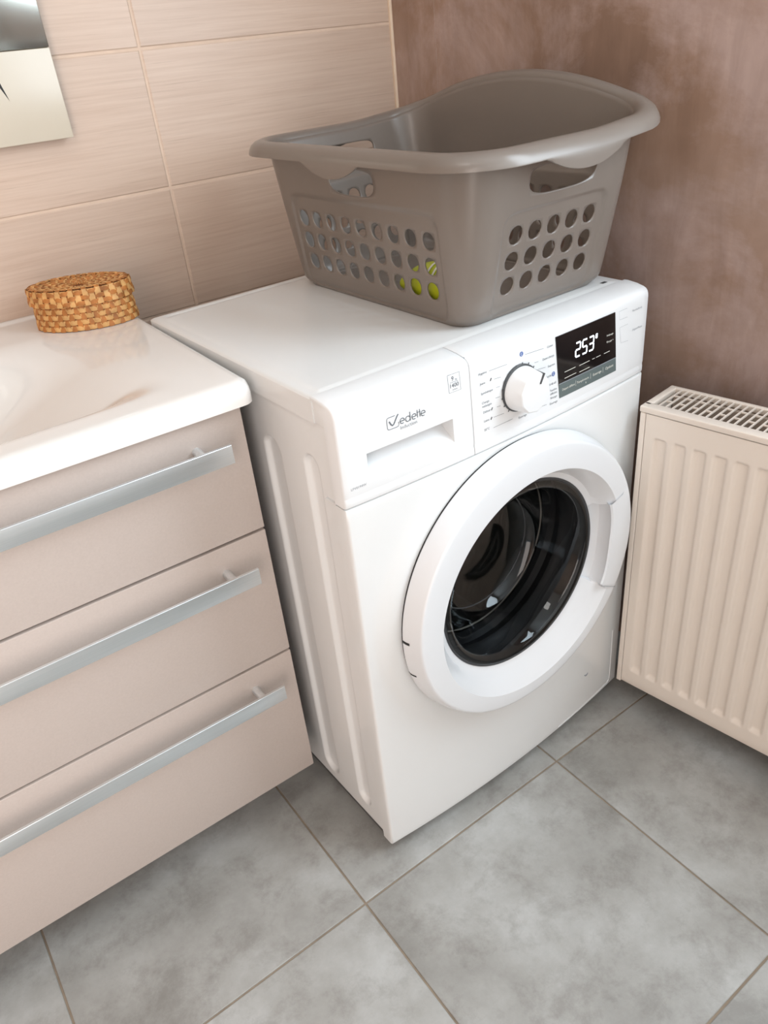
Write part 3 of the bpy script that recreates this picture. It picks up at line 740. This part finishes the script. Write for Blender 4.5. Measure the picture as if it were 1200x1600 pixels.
def basket_wall():
    b = MB(); N = len(cols); idx = {}
    for j, h in enumerate(rowsH):
        for i, (s, t) in enumerate(cols): idx[(i, j)] = len(b.v); b.v.append(bpos(s, t, h)[0])
    skip = set()
    def patch(s, tl, i0, i1, j0, j1, inner):
        # replace block of cells by rings running to an inner closed curve given as fn(angle fraction list of perimeter points)
        base_i = cols.index((s, tl[0]))
        per = [(i, j0) for i in range(i0, i1)]+[(i1, j) for j in range(j0, j1)]+[(i, j1) for i in range(i1, i0, -1)]+[(i0, j) for j in range(j1, j0, -1)]
        for i in range(i0, i1):
            for j in range(j0, j1): skip.add((base_i+i, j))
        hb_ = lambda h: (ext(h/HW)[1]-ext(h/HW)[2]) if s in (0, 2) else (ext(h/HW)[0]-ext(h/HW)[2])
        tc = (tl[i0]+tl[i1])/2; hc = (rowsH[j0]+rowsH[j1])/2; hw, hh = (tl[i1]-tl[i0])/2, (rowsH[j1]-rowsH[j0])/2
        prev = [idx[(base_i+i, j)] for i, j in per]
        rings = [.45, 1.0]
        for rg in rings:
            cur = []
            for i, j in per:
                uu, vv = (tl[i]-tc)/hw, (rowsH[j]-hc)/hh
                ang = math.atan2(vv, uu); iu, iv = inner(ang, uu, vv)
                tu, th_ = tc+iu/hb_(hc), hc+iv
                t_, h_ = lerp(tl[i], tu, rg), lerp(rowsH[j], th_, rg)
                cur.append(len(b.v)); b.v.append(bpos(s, t_, h_)[0])
            n = len(per)
            for k in range(n): b.f.append((prev[k], prev[(k+1) % n], cur[(k+1) % n], cur[k]))
            prev = cur
    rad = .0128
    circ = lambda a, u, v: (rad*math.cos(a), rad*math.sin(a))
    for s, tl, nb in ((0, TL, 9), (1, TS, 5), (2, TL, 9), (3, TS, 5)):
        for k in range(nb):
            for r in range(3): patch(s, tl, 7+4*k, 11+4*k, ib+4*r, ib+4*r+4, circ)
    def slot(hwid):
        def f(a, u, v):
            c, q = math.cos(a), math.sin(a)
            e = .55
            return (hwid*math.copysign(abs(c)**e, c), .0185*math.copysign(abs(q)**(.9 if q < 0 else .4), q))
        return f
    j0, j1 = rowsH.index(.161), rowsH.index(.206)
    nL, nS = len(TL), len(TS)
    for s in (0,): patch(s, TL, nL//2-7, nL//2+7, j0, j1, slot(.056))
    for s in (1, 3): patch(s, TS, nS//2-8, nS//2+8, j0, j1, slot(.066))
    for j in range(len(rowsH)-1):
        for i in range(N):
            if (i, j) in skip: continue
            k = (i+1) % N; b.f.append((idx[(i, j)], idx[(k, j)], idx[(k, j+1)], idx[(i, j+1)]))
    # bottom plate
    ring = [idx[(i, 0)] for i in range(N)]; pr = ring
    for sc_ in (.9, .5, .02):
        cur = []
        for q in ring: x_, y_, z_ = b.v[q]; cur.append(len(b.v)); b.v.append((x_*sc_, y_*sc_, .0004))
        for k in range(N): b.f.append((pr[k], pr[(k+1) % N], cur[(k+1) % N], cur[k]))
        pr = cur
    o = b.build('body', 'taupe', bk, ang=55, solid=.0024, soff=-1)
    return o
basket_wall()
b = MB(); rows = []
for (s, t) in cols:
    p, nrm = bpos(s, t, HW)
    drop = 0
    if s in (0, 1, 2, 3):
        hm = (B1_-R1_) if s in (0, 2) else (A1_-R1_); wd = .070 if s in (0, 2) else .074
        drop = .020*(max(0, math.cos(min(1, abs(t*hm)/wd)*PI/2)))**.8
    pr = [(-.0026, -.004), (-.0020, .002), (.001, .0068), (.006, .0092), (.013, .0095), (.021, .0072), (.027, .0030), (.0305, -.0025), (.0325, -.0085), (.0325, -.0100-drop*.5), (.0320, -.0100-drop), (.0300, -.0105-drop), (.0298, -.0080-drop*.4), (.0285, -.003), (.022, .0030), (.010, .0050), (.001, .0015), (.0003, -.004)]
    rows.append([(p[0]+nrm[0]*u, p[1]+nrm[1]*u, p[2]+v) for u, v in pr])
rows.append(rows[0]); b.grid(rows); b.build('rim', 'taupe', bk, ang=50)
# the packet lying inside
pk = thing('plastic_packet', 'lime yellow packet lying inside the basket behind its lower front-left holes', 'packet', (.2060, -.5900, .8535), 1.605)
b = MB()
rows = []
for t in frange(0, 1, 10):
    k = math.sin(PI*lerp(.04, .96, t))**.45; x_ = lerp(-.075, .075, t)
    rows.append([(x_, .032*math.cos(a)*(.85+.15*k), .037+.036*k*math.sin(a)) for a in frange(0, 2*PI, 20)[:-1]])
b.grid(rows, True); b.add(rows[0], [tuple(range(20))]); b.add(rows[-1], [tuple(range(20))]); b.build('wrap', 'lime', pk)
b = MB()
for x_ in (-.03, -.018, .0, .012):
    b.grid([[(x_+d, .0326*math.cos(a), .037+.0366*math.sin(a)) for a in frange(.5, PI-.5, 10)] for d in (0, .004)])
b.build('stripes', 'packwhite', pk)
b = MB(); b.grid([[(.026+d, .0326*math.cos(a), .037+.0366*math.sin(a)) for a in frange(2.2, 3.6, 8)] for d in (0, .016)]); b.build('print_patch', 'orange', pk)

# ------------------------------------------------------------------ radiator
RX, RY, RZT, RZB, RD = .4698, -.7479, .6550, .0582, .0989
rad = thing('radiator', 'cream panel radiator with slotted top grille, on the brown plaster wall', 'radiator', (RX, RY, 0), .1475)
RL = .95
NR = 27
def chan(y, z):
    d = 0; u = (-y-.0385)/.0337; k = round(u)
    if k < 0 or k > NR-1: return 0
    e = abs(u-k)*.0337
    f = 1-sstep(.0055, .0125, e)
    return .0062*f*sstep(.093, .1035+.004*(1-min(1, e/.01)), z)*(1-sstep(.606, .613, z))
b = MB()
ys = [-.0105]
for k in range(NR):
    c = .0385+k*.0337
    ys += [-(c+e) for e in (-.0150, -.0125, -.0105, -.009, -.0075, -.0055, 0, .0055, .0075, .009, .0105, .0125, .0150)]
ys += [-RL+.0105]
zs_ = [RZB, RZB+.003, .075, .088]+frange(.092, .112, 10)+[.13, .2, .35, .5, .58]+frange(.602, .616, 6)+[.63, RZT-.004]
b.grid([[(chan(y, z)+(.0015 if z == RZB else 0), y, z) for z in zs_] for y in ys])
b.grid([[(.0015, y, RZB) for y in (-.0105, -RL+.0105)], [(.014, y, RZB) for y in (-.0105, -RL+.0105)], [(.014, y, RZT-.004) for y in (-.0105, -RL+.0105)]])
b.build('front_panel', 'rad', rad, ang=40)
b = MB(); b.box((RD-.014, -RL+.0105, RZB), (RD-.002, -.0105, RZT-.004), .002); b.build('rear_panel', 'rad_in', rad)
for y0_, y1_ in ((-.0095, 0), (-RL, -RL+.0095)):
    b = MB(); b.box((-.0012, y0_, RZB-.002), (RD, y1_, RZT-.0035), .0015); b.build('side_cover', 'rad', rad)
# top cover: frame + bars + cross bars
zt = RZT+.008
b = MB(); b.box((-.0020, -RL-.001, RZT-.0030), (.0180, .0015, zt), .0022); b.box((RD-.008, -RL-.001, RZT-.003), (RD+.001, .0015, zt), .0022)
b.box((.010, -.0110, RZT-.003), (RD-.004, .0012, zt), .002); b.box((.010, -RL-.001, RZT-.003), (RD-.004, -RL+.011, zt), .002)
b.build('top_frame', 'rad', rad)
b = MB(); n = 0; y = -.0215
while y > -RL+.015:
    b.box((.014, y-.0012, RZT+.0045), (RD-.006, y+.0012, zt-.001))
    if n % 2 == 0:
        for xc in (.0410, .0655): b.box((xc-.0015, y-.0122, RZT+.0045), (xc+.0015, y+.0010, zt-.0012))
    y -= .0112; n += 1
b.build('grille', 'rad', rad, smooth=False)
b = MB()
for k in range(40):
    y = -.03-k*.0225; b.box((.016, y-.0006, RZB+.03), (RD-.016, y+.0006, RZT-.03))
tag(b.build('convector_fins', 'rad_in', rad, smooth=False), kind='stuff')
for y_ in (-.15, -RL+.15):
    for z_ in (.16, .55):
        b = MB(); b.box((RD-.003, y_-.02, z_-.015), (RD+.012, y_+.02, z_+.015)); b.build('bracket', 'rad', rad, smooth=False)

# ------------------------------------------------------------------ woven box on the basin
wk = thing('wicker_box', 'small oval woven wicker box with lid on the basin corner', 'box', (-.193, -.118, .8460), math.radians(-30))
EA, EB = .083, .053
def ell(a, k, z, out=0):
    x_, y_ = EA*k*math.cos(a), EB*k*math.sin(a); nx, ny = math.cos(a)/EA, math.sin(a)/EB; q = math.hypot(nx, ny)
    return (x_+nx/q*out, y_+ny/q*out, z)
# equal-arc angles
def eqang(n):
    acc = [0]; N_ = 720
    for i in range(N_): acc.append(acc[-1]+math.hypot(EA*math.sin(2*PI*(i+.5)/N_), EB*math.cos(2*PI*(i+.5)/N_)))
    out = []; j = 0
    for k in range(n):
        t = acc[-1]*k/n
        while acc[j+1] < t: j += 1
        out.append(2*PI*(j+(t-acc[j])/(acc[j+1]-acc[j]))/N_)
    return out
def woven(name, z0, z1, k0, k1, n, rings, m1, m2, par, base_out=.0):
    core = MB(); core.grid([[ell(2*PI*i/80, lerp(k0, k1, t), lerp(z0, z1, t), base_out) for i in range(80)] for t in (0, .5, 1)], True)
    o = core.build(name, 'wick0', par)
    an = eqang(n); step = 2*PI/n
    st = MB(); rg = MB()
    for i, a in enumerate(an):
        a2 = an[(i+1) % n]+(2*PI if i == n-1 else 0); wda = (a2-a)*(.38+.06*random.random())
        am = a+(random.random()-.5)*.03; rows = []
        for q in frange(0, 1, rings*3):
            ph = math.cos(PI*(q*rings+i)); off = base_out+.0010+.0009*ph
            k = lerp(k0, k1, q); rows.append([ell(am+s, k, lerp(z0, z1, q), off+e) for s, e in ((-wda, -.0012), (-wda, 0), (0, .0003), (wda, 0), (wda, -.0012))])
        st.grid(rows)
    for r in range(rings):
        zc = (r+.5)/rings; hh = .40/rings
        pts = []
        for i in range(n*4):
            f = i/4; i0 = int(f) % n; a = an[i0]; a2 = an[(i0+1) % n]+(2*PI if i0 == n-1 else 0); a = lerp(a, a2, f-int(f))
            ph = -math.cos(PI*((r+.5)+f)) if n % 2 == 0 else -math.cos(PI*(r+.5+f))
            ph = math.cos(PI*(f+r+1)); pts.append((a, base_out+.0010+.0011*ph))
        g = [[ell(a, lerp(k0, k1, zc+d), lerp(z0, z1, zc+d), off+e) for a, off in pts] for d, e in ((-hh, -.0014), (-hh, 0), (0, .0003), (hh, 0), (hh, -.0014))]
        rg.grid(g, True)
    tag(st.build('staves', m1, o, ang=60), kind='stuff'); tag(rg.build('weavers', m2, o, ang=60), kind='stuff')
    return o
woven('body', 0.0, .047, 1.0, .955, 44, 5, 'wick1', 'wick2', wk)
lid_ = woven('lid', .0405, .066, 1.0, .975, 40, 3, 'wick2', 'wick1', wk, .0022)
# dished woven lid top
b = MB(); rg = MB(); n = 40; an = eqang(n)
def ztop(k): return .0668+.0018*math.sin(min(1, k)*PI)*0-.0065*(1-k)**1.1*1.0+.0014*sstep(.72, .9, k)-.0020*sstep(.93, 1.0, k)
core = MB(); core.grid([[ell(2*PI*i/80, k, ztop(k)-.0012, 0) for i in range(80)] for k in (.985, .8, .5, .2, .01)], True); core.build('lid_core', 'wick0', lid_)
for i, a in enumerate(an):
    a2 = an[(i+1) % n]+(2*PI if i == n-1 else 0); rows = []
    for q in frange(.30 if i % 2 else .12, 1.0, 14):
        wda = (a2-a)*.36*(.45+.55*q)/q**.6; off = .0007*math.cos(PI*(q*7+i))
        z_ = ztop(q)+off; rows.append([ell(a+s, q*.99, z_+e) for s, e in ((-wda, -.0010), (-wda, 0), (wda, 0), (wda, -.0010))])
    b.grid(rows)
tag(b.build('lid_staves', 'wick1', lid_, ang=60), kind='stuff')
for r in range(6):
    k = .24+r*.128; hh = .034
    pts = [(an[i//2] if i % 2 == 0 else lerp(an[i//2], an[(i//2+1) % n]+(2*PI if i//2 == n-1 else 0), .5), .0008*math.cos(PI*(i/2+r+1))) for i in range(2*n)]
    rg.grid([[ell(a, k+d, ztop(k)+off+e) for a, off in pts] for d, e in ((-hh, -.001), (-hh, 0), (hh, 0), (hh, -.001))], True)
tag(rg.build('lid_weavers', 'wick2', lid_, ang=60), kind='stuff')

# ------------------------------------------------------------------ mirror above the basin: silvered pane over a cream glass band
mi = thing('wall_mirror', 'frameless wall mirror with a cream lower band above the basin', 'mirror', (-.50, -.001, 1.115))
b = MB(); b.box((-.391, -.0225, .1282), (.391, -.0175, .70), .0008); b.build('mirror_pane', 'mirror', mi)
b = MB(); b.box((-.391, -.0225, 0), (.391, -.0175, .1272), .0008); lb = b.build('lower_band', 'band', mi)
b = MB(); b.box((-.3895, -.0175, .0015), (.3895, -.0005, .6985)); b.build('backing', 'mirror_edge', mi, smooth=False)
b = MB(); b.add([(.2965, -.0228, .1000), (.3005, -.0228, .0960), (.3090, -.0228, .0620), (.3000, -.0228, .0820)], [(0,1,2,3)]); b.build('dark_mark', 'mark_black', lb, smooth=False)
